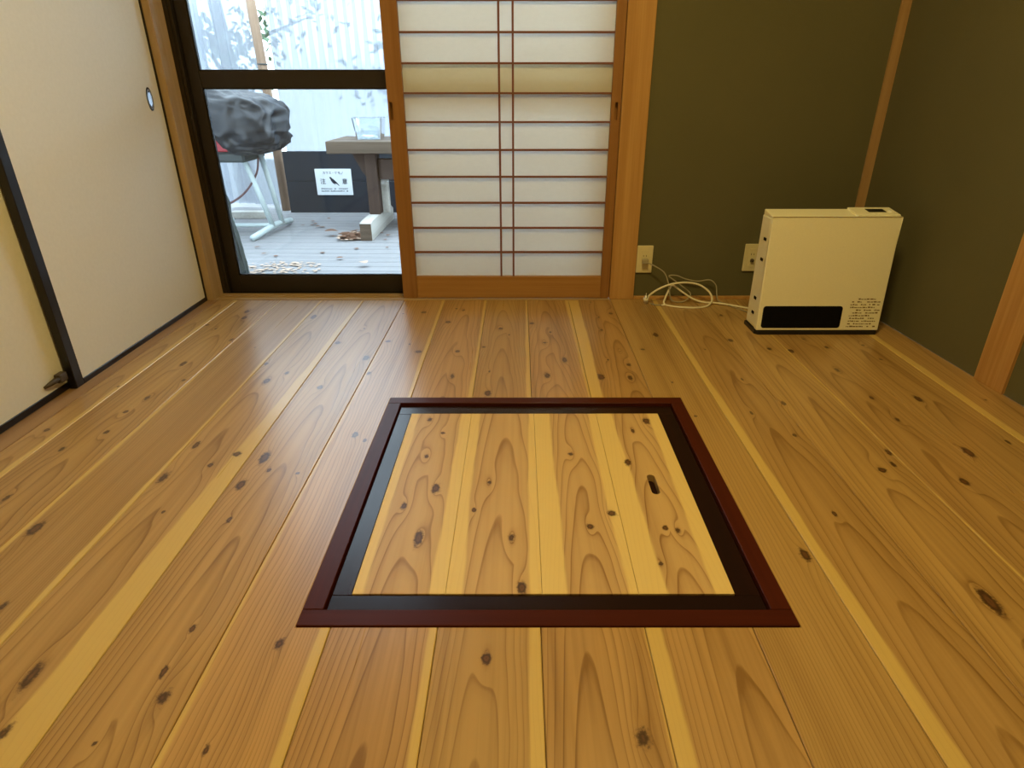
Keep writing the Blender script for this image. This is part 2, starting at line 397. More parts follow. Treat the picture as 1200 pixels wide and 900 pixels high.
# rings: curvature K, pith position c (1 = right edge), slope along the board
RING = {0: (500, .5, 3), 1: (420, .55, 2.2), 2: (260, -.6, .8), 3: (420, .35, 2), 4: (520, .55, 2.5), 5: (230, -.7, .6), 6: (560, .55, 3.2),
        7: (620, .45, 3), 8: (520, .4, 3.4), 9: (430, .75, 2.2), 10: (300, 1.5, 1.0), 11: (380, .6, 2.4), 12: (430, .55, 2.6), 13: (430, .5, 2.4), 14: (430, .45, 2), 15: (400, .5, 2)}
TONE = [.92, 1.0, .88, .98, 1.0, 1.05, 1.04, .94, 1.0, .97, .95, .93, 1.0, .97, .96, .96]
HEART_L, HEART_D, SAPC = (.485, .302, .116), (.235, .122, .036), (.60, .425, .145)
rnd = random.Random(3)
for i in range(16):
    x0, x1 = SEAMS[i], SEAMS[i + 1]; wd = x1 - x0; t = TONE[i]
    K, c, s = RING[i]
    mat = plank_mat('cedar_plank_wood', wd, i * 2.37 + 1, SAP_L.get(i), SAP_R.get(i), KN.get(i, []),
                    (HEART_L[0] * t, HEART_L[1] * t * (.97 + .06 * rnd.random()), HEART_L[2] * t, 1), (*HEART_D, 1), (*SAPC, 1), K, c, s)
    g = .0006; a0, a1 = x0 + g, x1 - g; ye = 2.574 if x0 < .39 else WY - .002
    if a1 <= HX0 or a0 >= HX1:
        polys = [[(a0, H0), (a1, H0), (a1, ye), (a0, ye)]]
        if i == 15: polys = [[(a0, H0), (XR(H0) - .002, H0), (XR(ye) - .002, ye), (a0, ye)]]
    elif a0 < HX0:
        polys = [[(a0, H0), (a1, H0), (a1, HY0), (HX0, HY0), (HX0, HY1), (a1, HY1), (a1, ye), (a0, ye)]]
    elif a1 > HX1:
        polys = [[(a0, H0), (a1, H0), (a1, ye), (a0, ye), (a0, HY1), (HX1, HY1), (HX1, HY0), (a0, HY0)]]
    else:
        polys = [[(a0, H0), (a1, H0), (a1, HY0), (a0, HY0)], [(a0, HY1), (a1, HY1), (a1, ye), (a0, ye)]]
    for pl in polys:
        obj('plank', prism(pl, -.024, 0, .0014), mat, floor, loc=(x0, 0, 0))

# walls ---------------------------------------------------------------
OX0, OX1, OZ = -1.316, .392, 1.80      # garden-side door opening
wb = obj('wall_back', bx(.497, 1.60, WY, WY + .12, 0, H1), M['plaster']); tag(wb, 'olive plaster wall behind the heater and the sockets', 'wall', kind='structure')
obj('lintel_wall', bx(-1.5, .497, WY, WY + .12, OZ + .12, H1), M['plaster'], wb)
wr = obj('wall_right', prism([(XR(2.72), 2.72), (XR(2.72) + .1, 2.72), (XR(H0) + .1, H0), (XR(H0), H0)], 0, H1), M['plaster'])
tag(wr, 'olive plaster side wall with a slim upright post', 'wall', kind='structure')
wl = obj('wall_left', bx(-1.52, -1.415, H0, 2.72, 0, H1), M['cream_plaster']); tag(wl, 'pale side wall behind the white sliding panels', 'wall', kind='structure')
obj('upper_wall', bx(-1.415, -1.35, H0, 2.56, 1.86, H1), M['cream_plaster'], wl)
obj('near_wall', bx(-1.415, -1.35, H0, .80, 0, 1.80), M['cream_plaster'], wl)
wf = obj('wall_front', bx(-1.52, 1.66, H0 - .1, H0, 0, H1), M['cream_plaster']); tag(wf, 'pale wall closing the near end of the room', 'wall', kind='structure')
ce = obj('ceiling', bx(-1.52, 1.66, H0 - .1, 2.72, H1, H1 + .05), M['ceiling']); tag(ce, 'brown board ceiling of the room', 'ceiling', kind='structure')

def trim(n, bm, mat, label, cat='post'):
    return tag(obj('trim_%d' % n, bm, mat), label, cat, kind='structure')
trim(1, bx(OX1, .497, 2.590, 2.72, 0, H1, .002), M['pillar'], 'orange wooden pillar between paper screen and olive wall', 'pillar')
cp = trim(2, bx(-1.415, -1.316, 2.576, 2.72, -.024, H1), M['pillar_pale'], 'pale wooden corner post between white panel and glass door', 'pillar')
obj('facing', bx(-1.372, -1.3165, 2.5722, 2.576, 0, H1), M['pillar_pale'], cp)
trim(3, prism([(1.376, 2.596), (1.4115, 2.596), (1.4115, WY), (1.376, WY)], .012, H1), M['strip'], 'thin wooden strip in the corner of the olive walls', 'strip')
trim(4, prism([(XR(1.655) - .009, 1.655), (XR(1.772) - .009, 1.772), (XR(1.772), 1.772), (XR(1.655), 1.655)], .001, H1), M['pillar'], 'flat wooden post on the olive side wall', 'post')
trim(5, bx(.498, 1.409, 2.588, WY, 0.0, .011, .001), M['pillar'], 'low wooden strip at the foot of the olive wall', 'strip')
s = trim(6, bx(-1.316, OX1, 2.576, 2.664, -.024, -.003), M['sill'], 'grooved wooden door sill below glass door and screen', 'sill')
for y0, y1 in ((2.576, 2.5905), (2.6225, 2.627), (2.655, 2.664)):
    obj('ridge', bx(-1.316, OX1, y0, y1, -.004, .003, .0008), M['sill'], s)
trim(7, bx(-1.316, OX1, 2.585, 2.72, OZ, OZ + .12, .002), M['pillar'], 'wooden lintel above the garden doors', 'lintel')
s = trim(8, bx(-1.415, -1.3005, .80, 2.574, -.024, -.004), M['track'], 'brown wooden floor track under the white sliding panels', 'track')
for x0, x1 in ((-1.343, -1.3005), (-1.415, -1.399)):
    obj('ridge', bx(x0, x1, .80, 2.574, -.005, .0005, .0006), M['track'], s)
trim(9, bx(-1.415, -1.32, .80, 2.56, 1.80, 1.86, .002), M['pillar'], 'wooden head rail above the white sliding panels', 'rail')

# --- white sliding panels ---------------------------------------------
def fusuma(n, y0, y1, xf, label, handle):
    t = thing('door_%d' % n, label, 'sliding panel', (xf, (y0 + y1) / 2, -.004), kind='structure')
    th = .024; z0, z1 = -.003, 1.80
    obj('panel', bx(xf - th + .003, xf - .002, y0 + .012, y1 - .012, z0 + .012, z1 - .012), M['fusuma'], t)
    for a, c in ((y0, y0 + .034), (y1 - .009, y1)):
        obj('stile', bx(xf - th, xf + .001, a, c, z0, z1, .0015), M['lacquer'], t)
    for a, c in ((z0, z0 + .020), (z1 - .02, z1)):
        obj('rail', bx(xf - th, xf + .001, y0 + .0345, y1 - .0095, a, c, .001), M['lacquer'], t)
    if handle:
        hy, hz = handle
        cup = obj('handle', lathe([(.0, .0), (.012, -.0008), (.0125, .001), (.0145, .002), (.0165, .0015), (.017, -.0015)], (xf - .002, hy, hz), 'x', 36, 1.0, 2.05), M['metal'], t, smooth=False)
        obj('handle_cup', lathe([(.0, -.0004), (.0120, -.0004), (.0120, .0012), (0, .0012)], (xf - .0015, hy, hz), 'x', 30, 1.0, 2.0), M['chrome'], cup)
        obj('handle_rim', lathe([(.0152, .0), (.0192, .0), (.0192, .0016), (.0152, .0016)], (xf - .002, hy, hz), 'x', 36, 1.0, 2.05), M['lacquer'], cup)
    return t
fusuma(3, 1.700, 2.572, -1.344, 'white sliding panel with oval metal pull beside the corner post', (2.487, .79))
fusuma(4, .846, 1.722, -1.372, 'recessed white sliding panel behind the black stile', None)
t = thing('door_stopper', 'small brown plastic stopper stuck low on the recessed white panel', 'door stopper', (-1.371, 1.675, .03))
obj('block', bx(-1.372, -1.352, 1.658, 1.690, .034, .062, .004, 2), M['brown_plastic'], t)
obj('arm', tube([(-1.362, 1.66, .048), (-1.366, 1.635, .045), (-1.370, 1.612, .042)], [.009, .007, .004], 10), M['brown_plastic'], t, smooth=True)

# --- glass garden doors ---------------------------------------------
def glass_door(n, x0, x1, y, label, sl=.045, sr=.045):
    t = thing('door_%d' % n, label, 'glass door', ((x0 + x1) / 2, y, -.003), kind='structure')
    a, c = y - .014, y + .014; z0, z1 = -.003, OZ - .02
    obj('stile', bx(x0, x0 + sl, a, c, z0, z1, .002), M['sash'], t); obj('stile', bx(x1 - sr, x1, a, c, z0, z1, .002), M['sash'], t)
    obj('bottom_rail', bx(x0 + sl, x1 - sr, a, c, z0, .076, .002), M['sash'], t)
    obj('middle_rail', bx(x0 + sl, x1 - sr, a, c, .826, .888, .002), M['sash'], t)
    obj('top_rail', bx(x0 + sl, x1 - sr, a, c, z1 - .06, z1, .002), M['sash'], t)
    for z in ((.076, .826), (.888, z1 - .06)):
        obj('pane', bx(x0 + sl - .004, x1 - sr + .004, y - .002, y + .002, z[0] - .004, z[1] + .004), M['glass'], t)
        bead = bmesh.new()
        for xx in (x0 + sl, x1 - sr - .004): bx(xx, xx + .004, y - .007, y + .007, z[0], z[1], bm=bead)
        for zz in (z[0], z[1] - .004): bx(x0 + sl, x1 - sr, y - .007, y + .007, zz, zz + .004, bm=bead)
        obj('seal', bead, M['black_plastic'], t)
glass_door(1, -1.287, -.455, 2.705, 'bronze framed glass sliding door showing the deck outside')
glass_door(5, -.500, .372, 2.742, 'bronze framed glass door behind the paper screen')
s = thing('window_1', 'bronze aluminium outer frame around the glass doors', 'door frame', (-.46, 2.72, -.003), kind='structure')
obj('jamb', bx(-1.315, -1.288, 2.668, 2.77, -.003, OZ, .0015), M['sash'], s)
obj('jamb', bx(.374, .391, 2.668, 2.77, -.003, OZ, .0015), M['sash'], s)
obj('channel', bx(-1.322, -1.300, 2.6645, 2.668, -.003, OZ), M['sash'], s)
obj('sill', bx(-1.3155, .391, 2.6645, 2.80, -.030, -.0035), M['sash'], s)
obj('head', bx(-1.288, .374, 2.668, 2.77, OZ - .018, OZ, .0015), M['sash'], s)

# --- paper screen ---------------------------------------------------
SX0, SX1, SZ1 = -.500, .389, 1.792
t = thing('door_2', 'brown lattice sliding screen with white paper between glass door and pillar', 'paper screen', (-.055, 2.605, 0), kind='structure')
ya, yb = 2.592, 2.620
for x0, x1 in ((SX0, SX0 + .061), (SX1 - .036, SX1)):
    xm = x0 + .012 if x0 < 0 else x1 - .016
    sb = bmesh.new()                     # stile with a real finger recess cut into it
    for q in ((x0, x1, ya, yb, .0035, .715), (x0, x1, ya, yb, .778, SZ1), (x0, xm - .0055, ya, yb, .715, .778), (xm + .0055, x1, ya, yb, .715, .778)): bx(*q, bm=sb)
    st = obj('stile', sb, M['shoji_wood'], t)
    obj('finger_pull', bx(xm - .0055, xm + .0055, yb - .006, yb - .001, .715, .778), M['shoji_wood'], st)
LX0, LX1 = SX0 + .0612, SX1 - .0362
obj('bottom_rail', bx(LX0, LX1, ya + .001, yb, .0035, .0985, .0015), M['shoji_rail'], t)
obj('top_rail', bx(LX0, LX1, ya + .001, yb, SZ1 - .065, SZ1, .0015), M['shoji_rail'], t)
ROW = .1013; Z0 = .1000; rows = 16
zs = [Z0 + ROW * k for k in range(rows + 1)]
VX = (-.0745, -.0225)
for k in range(1, rows):
    obj('lattice_bar', bx(LX0, LX1, ya + .006, ya + .019, zs[k] - .0034, zs[k] + .0034), M['kumiko'], t)
for vx in VX:
    obj('lattice_upright', bx(vx - .0038, vx + .0038, ya + .0045, ya + .019, .0988, SZ1 - .0655), M['kumiko'], t)
cols = (LX0, *VX, LX1)
for k in range(rows):
    for q in range(3):
        obj('paper_pane', bx(cols[q], cols[q + 1], ya + .0195, ya + .0200, zs[k] - .001, min(zs[k + 1], SZ1 - .06) + .001), M['paper_old' if k == 7 else 'paper'], t)

# --- ceiling lamp (above the view) ------------------------------------
t = thing('ceiling_lamp_offscreen', 'round flat ceiling lamp with glowing warm diffuser', 'lamp', (.20, .92, H1))
obj('lamp_base', lathe([(.0, 0), (.27, 0), (.28, -.015), (.27, -.03), (0, -.03)], (.20, .92, H1), sides=40), M['lamp_body'], t, smooth=True)
obj('lamp_diffuser_offscreen', lathe([(.0, -.030), (.262, -.030), (.258, -.065), (.22, -.085), (0, -.095)], (.20, .92, H1), sides=40), M['lamp_glow'], t, smooth=True)

# ================================================================ HEARTH
t = thing('sunken_hearth', 'dark red lacquered square hearth frame set in the plank floor', 'hearth', (.05, 1.2, -.024))
FW = .037; zt = .0025; g = .0006
obj('frame_rail', bx(HX0 + g, HX1 - g, HY0 + g, HY0 + FW, -.0235, zt, .0012), M['frame_red'], t)
obj('frame_rail', bx(HX0 + g, HX1 - g, HY1 - FW, HY1 - g, -.0235, zt, .0012), M['frame_red'], t)
obj('frame_rail', bx(HX0 + g, HX0 + FW, HY0 + FW + .0004, HY1 - FW - .0004, -.0235, zt, .0012), M['frame_red_y'], t)
obj('frame_rail', bx(HX1 - FW, HX1 - g, HY0 + FW + .0004, HY1 - FW - .0004, -.0235, zt, .0012), M['frame_red_y'], t)
IX0, IX1, IY0, IY1 = HX0 + FW, HX1 - FW, HY0 + FW, HY1 - FW
LX = (-.302, .391); LY = (.850, 1.541)
zi = -.006; gi = .0026
obj('inner_rail', bx(IX0 + gi, IX1 - gi, IY0 + gi, LY[0] - .0012, -.0235, zi, .001), M['frame_dark'], t)
obj('inner_rail', bx(IX0 + gi, IX1 - gi, LY[1] + .0012, IY1 - gi, -.0235, zi, .001), M['frame_dark'], t)
obj('inner_rail', bx(IX0 + gi, LX[0] - .0012, LY[0] - .0008, LY[1] + .0008, -.0235, zi, .001), M['frame_dark_y'], t)
obj('inner_rail', bx(LX[1] + .0012, IX1 - gi, LY[0] - .0008, LY[1] + .0008, -.0235, zi, .001), M['frame_dark_y'], t)

LIDK = {
    0: [(0.056, 1.506, 0.010), (0.10, 1.432, 0.006), (0.072, 1.316, 0.009), (0.112, 1.178, 0.009), (0.050, 1.112, 0.009), (0.098, 1.004, 0.009)],
    1: [(0.065, 1.203, 0.008), (0.035, 1.098, 0.005), (0.118, 1.004, 0.009), (0.139, 0.865, 0.009)],
    2: [(0.088, 1.326, 0.010), (0.107, 1.041, 0.008), (0.158, 1.086, 0.009)],
    3: [(0.05, 1.288, 0.008), (0.134, 1.498, 0.010), (0.088, 1.444, 0.006), (0.057, 0.929, 0.006), (0.088, 1.037, 0.006), (0.113, 1.029, 0.009)],
}
t = thing('floor_hatch', 'square cedar hatch with a finger slot inside the dark hearth frame', 'hatch', (.045, 1.195, -.0235))
LS = (LX[0], -.133, .042, .217, LX[1])
LSAP = {0: ((.022, .020), (.030, .018)), 1: ((.028, .024), (.020, .010)), 2: ((.048, .040), (.020, .026)), 3: ((.060, .030), (.040, .020))}
LR = {0: (420, .5, 2.6), 1: (330, .55, 2.4), 2: (640, .55, 4.2), 3: (560, .55, 4.4)}
for i in range(4):
    x0, x1 = LS[i], LS[i + 1]; K, c, s = LR[i]
    mat = plank_mat('cedar_lid_wood', x1 - x0, 40 + i * 1.9, *LSAP[i], LIDK[i], (.58, .39, .18, 1), (.28, .150, .055, 1), (.72, .54, .22, 1), K, c, s, .46, .75, .35, .3)
    a0, a1 = x0 + .0003, x1 - .0003
    pl = [(a0, LY[0]), (a1, LY[0]), (a1, LY[1]), (a0, LY[1])]
    if i == 3:
        hx, hy, r, hl = .311, 1.195, .0095, .030
        hole = [(hx + r * math.cos(a), hy + hl + r * math.sin(a)) for a in [math.pi * k / 8 for k in range(9)]] + \
               [(hx + r * math.cos(a), hy - hl + r * math.sin(a)) for a in [math.pi + math.pi * k / 8 for k in range(9)]]
        o = obj('board', prism(pl, -.0215, -.0035, hole=hole), mat, t, loc=(x0, 0, 0))
        obj('finger_slot', prism(hole, -.0232, -.0216), M['frame_dark'], o)
    else:
        obj('board', prism(pl, -.0215, -.0035, .0006), mat, t, loc=(x0, 0, 0))

# ================================================================ HEATER
HX, HW, HYF, HD, HH = .877, .452, 2.157, .120, .428
LEAN = .026
t = thing('fan_heater', 'beige slim fan heater on the floor against the olive wall', 'heater', (HX + HW / 2, HYF + HD / 2, 0))
def lean_box(x0, x1, y0, y1, z0, z1, bev, seg=3):
    bm = bx(x0, x1, y0, y1, z0, z1)
    for v in bm.verts:
        if abs(v.co.y - y0) < 1e-5: v.co.y += LEAN * (v.co.z - .013) / HH
    if bev: bmesh.ops.bevel(bm, geom=bm.edges[:], offset=bev, segments=seg, affect='EDGES', profile=.5)
    return bm
obj('base', prism([(HX - .002, HYF + .012), (HX + .008, HYF - .002), (HX + HW - .008, HYF - .002), (HX + HW + .002, HYF + .012), (HX + HW + .002, HYF + HD), (HX - .002, HYF + HD)], 0, .0150, .002), M['black_plastic'], t)
body = obj('body', lean_box(HX + .002, HX + HW - .002, HYF + .012, HYF + HD, .0152, HH - .010, .006), M['heater_side'], t)
fp = obj('front_panel', lean_box(HX + .0005, HX + HW - .0005, HYF, HYF + .026, .0155, HH - .003, .004), M['heater_body'], t)
yf = lambda z: HYF + LEAN * (z - .013) / HH
# raised control console on the right of the top
cb = bx(HX + .298, HX + HW - .003, yf(HH) + .008, HYF + HD - .002, HH - .012, HH + .0015)
for v in cb.verts:
    if v.co.y > HYF + .08 and v.co.z > HH: v.co.z += .012
bmesh.ops.bevel(cb, geom=cb.edges[:], offset=.003, segments=2, affect='EDGES', profile=.5)
con = obj('control_console', cb, M['heater_body'], t)
zc = lambda y: HH + .0015 + .012 * (y - yf(HH) - .008) / (HD - LEAN - .010)
def tilt(bm):
    for v in bm.verts: v.co.z += zc(v.co.y) - HH - .0015
    return bm
obj('display', tilt(bx(HX + .350, HX + .412, yf(HH) + .036, yf(HH) + .070, HH + .0005, HH + .0024, .0006)), M['black_plastic'], con)
obj('button', lathe([(0, 0), (.0075, 0), (.0075, .004), (.005, .006), (0, .0062)], (HX + .426, yf(HH) + .042, zc(yf(HH) + .042) - .001), sides=14), M['led'], con)
for q in range(3):
    obj('button', tilt(bx(HX + .357 + q * .017, HX + .368 + q * .017, yf(HH) + .022, yf(HH) + .030, HH + .0005, HH + .0026, .0006)), M['heater_side'], con)
tp = bx(HX + .004, HX + HW - .004, yf(HH) + .010, HYF + HD - .003, HH - .014, HH - .004)
for v in tp.verts:
    if v.co.y > HYF + .08 and v.co.z > HH - .01: v.co.z += .012
bmesh.ops.bevel(tp, geom=tp.edges[:], offset=.003, segments=2, affect='EDGES', profile=.5)
obj('top_panel', tp, M['heater_body'], t)
# black air outlet with rounded corners and slats
def lean_plate(pts, depth, front):
    bm = bmesh.new(); A = [bm.verts.new((x, yf(z) - front, z)) for x, z in pts]; B = [bm.verts.new((x, yf(z) + depth, z)) for x, z in pts]
    n = len(pts); bm.faces.new(A); bm.faces.new(B)
    for i in range(n): bm.faces.new((A[i], A[(i + 1) % n], B[(i + 1) % n], B[i]))
    return bm
def rrect(x0, x1, z0, z1, r, n=5):
    out = []
    for cx, cz, a0 in ((x1 - r, z1 - r, 0), (x0 + r, z1 - r, 90), (x0 + r, z0 + r, 180), (x1 - r, z0 + r, 270)):
        out += [(cx + r * math.cos(math.radians(a0 + 90 * k / n)), cz + r * math.sin(math.radians(a0 + 90 * k / n))) for k in range(n + 1)]
    return out
out = obj('air_outlet', lean_plate(rrect(HX + .016, HX + .306, .026, .108, .010), .010, .0012), M['recess'], t)
for q in range(5):
    z = .037 + q * .015
    obj('slat', bx(HX + .021, HX + .301, yf(z) - .0018, yf(z) + .004, z - .0015, z + .0015), M['recess'], out)
# the small printed notice: rows of dense unreadable print
rr = random.Random(11); pm = bmesh.new()
row_z = .132
for q in range(11):
    x = HX + .330 + (.024 if q == 0 else 0) + rr.random() * .006; xe = HX + .432 - (0 if q % 3 else .012)
    while x < xe:
        l = rr.uniform(.003, .011); hgt = rr.uniform(.0026, .0052)
        if rr.random() < .86:
            A = [pm.verts.new((xx, yf(zz) - .0004, zz)) for xx, zz in ((x, row_z), (x + l, row_z), (x + l, row_z + hgt), (x, row_z + hgt))]
            pm.faces.new(A)
        x += l + rr.uniform(.0008, .003)
    row_z -= .0103
obj('printed_notice', pm, M['print'], fp)
for z in (.335, .262, .118, .062):
    v = obj('side_vent', bx(HX - .0008, HX + .003, HYF + .050, HYF + .070, z, z + .010, .0004), M['recess'], body)

# ================================================================ SOCKETS AND CORDS
def socket(x0, z0, label):
    t = thing('wall_socket', label, 'socket', (x0 + .034, WY, z0))
    obj('cover_plate', bx(x0, x0 + .068, WY - .0085, WY - .0002, z0, z0 + .116, .003, 2), M['ivory_plastic'], t)
    ins = obj('insert', bx(x0 + .021, x0 + .047, WY - .0105, WY - .008, z0 + .018, z0 + .098, .001), M['ivory_plastic'], t)
    for k in range(2):
        for dx in (-.0055, .0055):
            obj('slot', bx(x0 + .034 + dx - .0009, x0 + .034 + dx + .0009, WY - .0109, WY - .0100, z0 + .040 + k * .030, z0 + .047 + k * .030), M['recess'], ins)
    return t
socket(.4985, .114, 'ivory wall socket with grey plug next to the wooden pillar')
s2 = socket(.952, .121, 'ivory wall socket half hidden behind the heater')
obj('gas_knob', lathe([(0, 0), (.007, 0), (.0065, -.012), (0, -.014)], (.986, WY - .010, .170), 'y', 14), M['brown_plastic'], s2)

R_ = .0035
t = thing('power_cord', 'thin grey cord plugged in by the pillar and running along the wall', 'cord', (.535, 2.58, .16))
obj('plug', bx(.521, .546, WY - .036, WY - .0108, .158, .178, .004, 2), M['cord_grey'], t)
cord = [(.540, 2.566, .166), (.575, 2.56, .150), (.610, 2.555, .128), (.628, 2.55, .095), (.636, 2.54, .060), (.642, 2.535, .030), (.655, 2.53, .010), (.700, 2.535, .0055), (.735, 2.56, .030),
        (.700, 2.58, .060), (.660, 2.583, .088), (.640, 2.582, .105), (.672, 2.582, .106), (.715, 2.582, .090), (.765, 2.58, .082), (.815, 2.578, .088), (.842, 2.572, .066), (.846, 2.56, .035), (.850, 2.54, .010), (.872, 2.50, .0045), (.92, 2.42, .0045), (.955, 2.33, .010), (.960, 2.288, .022)]
obj('cable', tube(spline(cord, 7), .0026, 7), M['cord_grey'], t, smooth=True)
t = thing('aerial_cable', 'thick white cable coiled in a loop with a metal end by the pillar', 'cable', (.62, 2.53, 0))
loop = [(.545, 2.535, .016), (.558, 2.53, .040), (.600, 2.535, .066), (.650, 2.54, .082), (.710, 2.545, .086), (.765, 2.545, .075), (.806, 2.53, .047), (.812, 2.505, .020), (.785, 2.475, .0055), (.735, 2.455, .0045),
        (.685, 2.46, .0045), (.640, 2.475, .0045), (.612, 2.50, .006), (.620, 2.53, .020), (.640, 2.55, .058), (.655, 2.558, .070), (.690, 2.555, .047), (.740, 2.545, .016), (.785, 2.53, .0045), (.83, 2.515, .0065), (.88, 2.49, .0065), (.94, 2.455, .0045), (1.0, 2.42, .0045)]
obj('cable', tube(spline(loop, 8), .0042, 8), M['cord_white'], t, smooth=True)
e = obj('connector', lathe([(0, 0), (.009, 0), (.010, .006), (.010, .020), (.007, .024), (.0065, .034), (.002, .035), (.0015, .046), (0, .046)], (.538, 2.525, .0005), 'z', 18), M['metal'], t, smooth=True)
obj('collar', lathe([(0, .0155), (.0112, .0155), (.0112, .0245), (0, .0245)], (.538, 2.525, .0005), 'z', 18), M['led'], e)
t = thing('earth_wire', 'thin wire with a bare white tip lying by the cable loop', 'wire', (.66, 2.56, 0))
obj('wire', tube(spline([(.556, 2.52, .003), (.575, 2.50, .003), (.60, 2.495, .0035)], 6), .0024, 6), M['cord_grey'], t, smooth=True)
obj('tip', tube([(.60, 2.495, .0035), (.612, 2.494, .0038)], .0032, 8), M['led'], t)

# ================================================================ OUTSIDE
DZ = -.05
gr = obj('ground', bx(-9, 9, 2.84, 16, -.75, -.70), M['ground']); tag(gr, 'bare earth beyond the deck', 'ground', kind='structure')
dk = obj('deck', bx(-2.6, 2.2, 2.84, 5.6, -.20, DZ - .028), M['subfloor']); tag(dk, 'weathered grey deck outside the glass door', 'deck', kind='structure')
y = 2.84; k = 0
while y < 5.5:
    wdt = .098
    obj('deck_board', bx(-2.6, 2.2, y + .002, y + wdt - .002, DZ - .028, DZ - rnd.random() * .0015, .002), M['deck'], dk, loc=(rnd.uniform(-.5, .5), y, DZ))
    y += wdt; k += 1
# outer wall of this house under the deck line
ow = obj('wall_outer', bx(.50, 2.2, 2.73, 2.84, -.7, 2.7), M['cream_plaster']); tag(ow, 'outer house wall beside the garden doors', 'wall', kind='structure')

def corrugated(p0, p1, z0, z1, amp=.008, wave=.065):
    a, c = Vector((p0[0], p0[1], 0)), Vector((p1[0], p1[1], 0)); d = (c - a); L = d.length; d.normalize(); nrm = Vector((-d.y, d.x, 0))
    n = int(L / wave * 8); bm = bmesh.new(); prev = None
    for i in range(n + 1):
        s = L * i / n; p = a + d * s + nrm * (amp * math.sin(2 * math.pi * s / wave))
        q = (bm.verts.new((p.x, p.y, z0)), bm.verts.new((p.x, p.y, z1)))
        if prev: bm.faces.new((prev[0], q[0], q[1], prev[1]))
        prev = q
    o = bmesh.ops.solidify(bm, geom=bm.faces[:], thickness=.0012)
    return bm
tag(obj('plastic_sheet', corrugated((-1.77, 5.03), (2.1, 5.03), .385, 1.43, .004), M['poly'], smooth=True), 'frosted corrugated plastic sheet above the black boards', 'plastic sheet')
tag(obj('plastic_sheet', corrugated((-2.36, 2.9), (-2.34, 5.24), DZ + .03, 1.44), M['poly'], smooth=True), 'frosted corrugated plastic sheet behind the covered stand', 'plastic sheet')
tag(obj('plastic_sheet', corrugated((-2.42, 5.28), (-1.885, 5.16), DZ + .03, 1.46, .014, .076), M['poly'], smooth=True), 'narrow frosted corrugated sheet left of the timber post', 'plastic sheet')
t = thing('board_fence', 'low black board fence below the frosted plastic sheet', 'fence', (0, 5.0, DZ))
for z0, z1 in ((DZ + .002, .185), (.187, .402)):
    obj('fence_board', bx(-1.79, 2.1, 4.975, 5.000, z0, z1, .003), M['fence_black'], t)
for x in (-1.2, .2, 1.6): obj('fence_stake', bx(x, x + .05, 5.0, 5.02, DZ, .40), M['fence_black'], t)
t = thing('garden_post', 'round brown timber post at the corner of the plastic sheets', 'post', (-1.88, 5.09, DZ))
obj('pole', tube([(-1.86, 5.09, DZ), (-1.868, 5.09, .8), (-1.885, 5.09, 1.3), (-1.892, 5.09, 1.62)], [.036, .034, .034, .032], 14), M['post_wood'], t, smooth=True)
obj('wire_band', lathe([(.037, -.004), (.039, 0), (.037, .004)], (-1.872, 5.09, .99), sides=16), M['tray'], t)

# sign on the fence
SXL, SXR, SB, ST = -1.560, -1.283, .084, .277
t = thing('warning_sign', 'white warning sign with a black bird on the black fence', 'sign', ((SXL + SXR) / 2, 4.974, SB))
obj('board', bx(SXL, SXR, 4.9705, 4.9745, SB, ST, .001), M['sign'], t)
def text(body, cx, cz, size, width=None, parent=t):
    cu = bpy.data.curves.new('lettering', 'FONT'); cu.body = body; cu.size = size; cu.align_x = 'CENTER'; cu.align_y = 'CENTER'; cu.extrude = .0003; cu.offset = size * .012
    cu.resolution_u = 3
    o = bpy.data.objects.new('lettering', cu); C.objects.link(o)
    dg = bpy.context.evaluated_depsgraph_get(); me = bpy.data.meshes.new_from_object(o.evaluated_get(dg))
    bpy.data.objects.remove(o)
    bm = bmesh.new(); bm.from_mesh(me); bpy.data.meshes.remove(me)
    for v in bm.verts:
        x, yy, z = v.co; v.co = (cx + x, 4.9702 - z, cz + yy)
    return obj('lettering', bm, M['ink'], parent)
CX = (SXL + SXR) / 2
text('カラス・ケモノ', CX, ST - .030, .023)
text('注', SXL + .055, (SB + ST) / 2 + .002, .044); text('意', SXR - .055, (SB + ST) / 2 + .002, .044)
rr = random.Random(5); pm = bmesh.new()
for zz in (SB + .048, SB + .030):
    x = SXL + .035
    while x < SXR - .035:
        l = rr.uniform(.006, .012)
        if rr.random() < .85: bx(x, x + l, 4.9697, 4.9703, zz - rr.uniform(.003, .005), zz + rr.uniform(.002, .004), bm=pm)
        x += l + rr.uniform(.002, .006)
obj('small_print', pm, M['ink'], t)
crow = [(-.034, .030), (-.026, .036), (-.018, .034), (-.010, .024), (.004, .014), (.016, .002), (.030, -.014), (.040, -.030), (.034, -.029), (.020, -.016), (.010, -.012), (.008, -.022), (.004, -.022), (.004, -.013),
        (-.004, -.016), (-.008, -.012), (-.016, -.002), (-.022, .010), (-.025, .022)]
bm = bmesh.new(); A = [bm.verts.new((CX + x, 4.9697, (SB + ST) / 2 + .002 + z)) for x, z in crow]; B = [bm.verts.new((v.co.x, 4.9704, v.co.z)) for v in A]
bm.faces.new(A); bm.faces.new(B)
for i in range(len(A)): bm.faces.new((A[i], A[(i + 1) % len(A)], B[(i + 1) % len(A)], B[i]))
obj('bird_silhouette', bm, M['ink'], t)

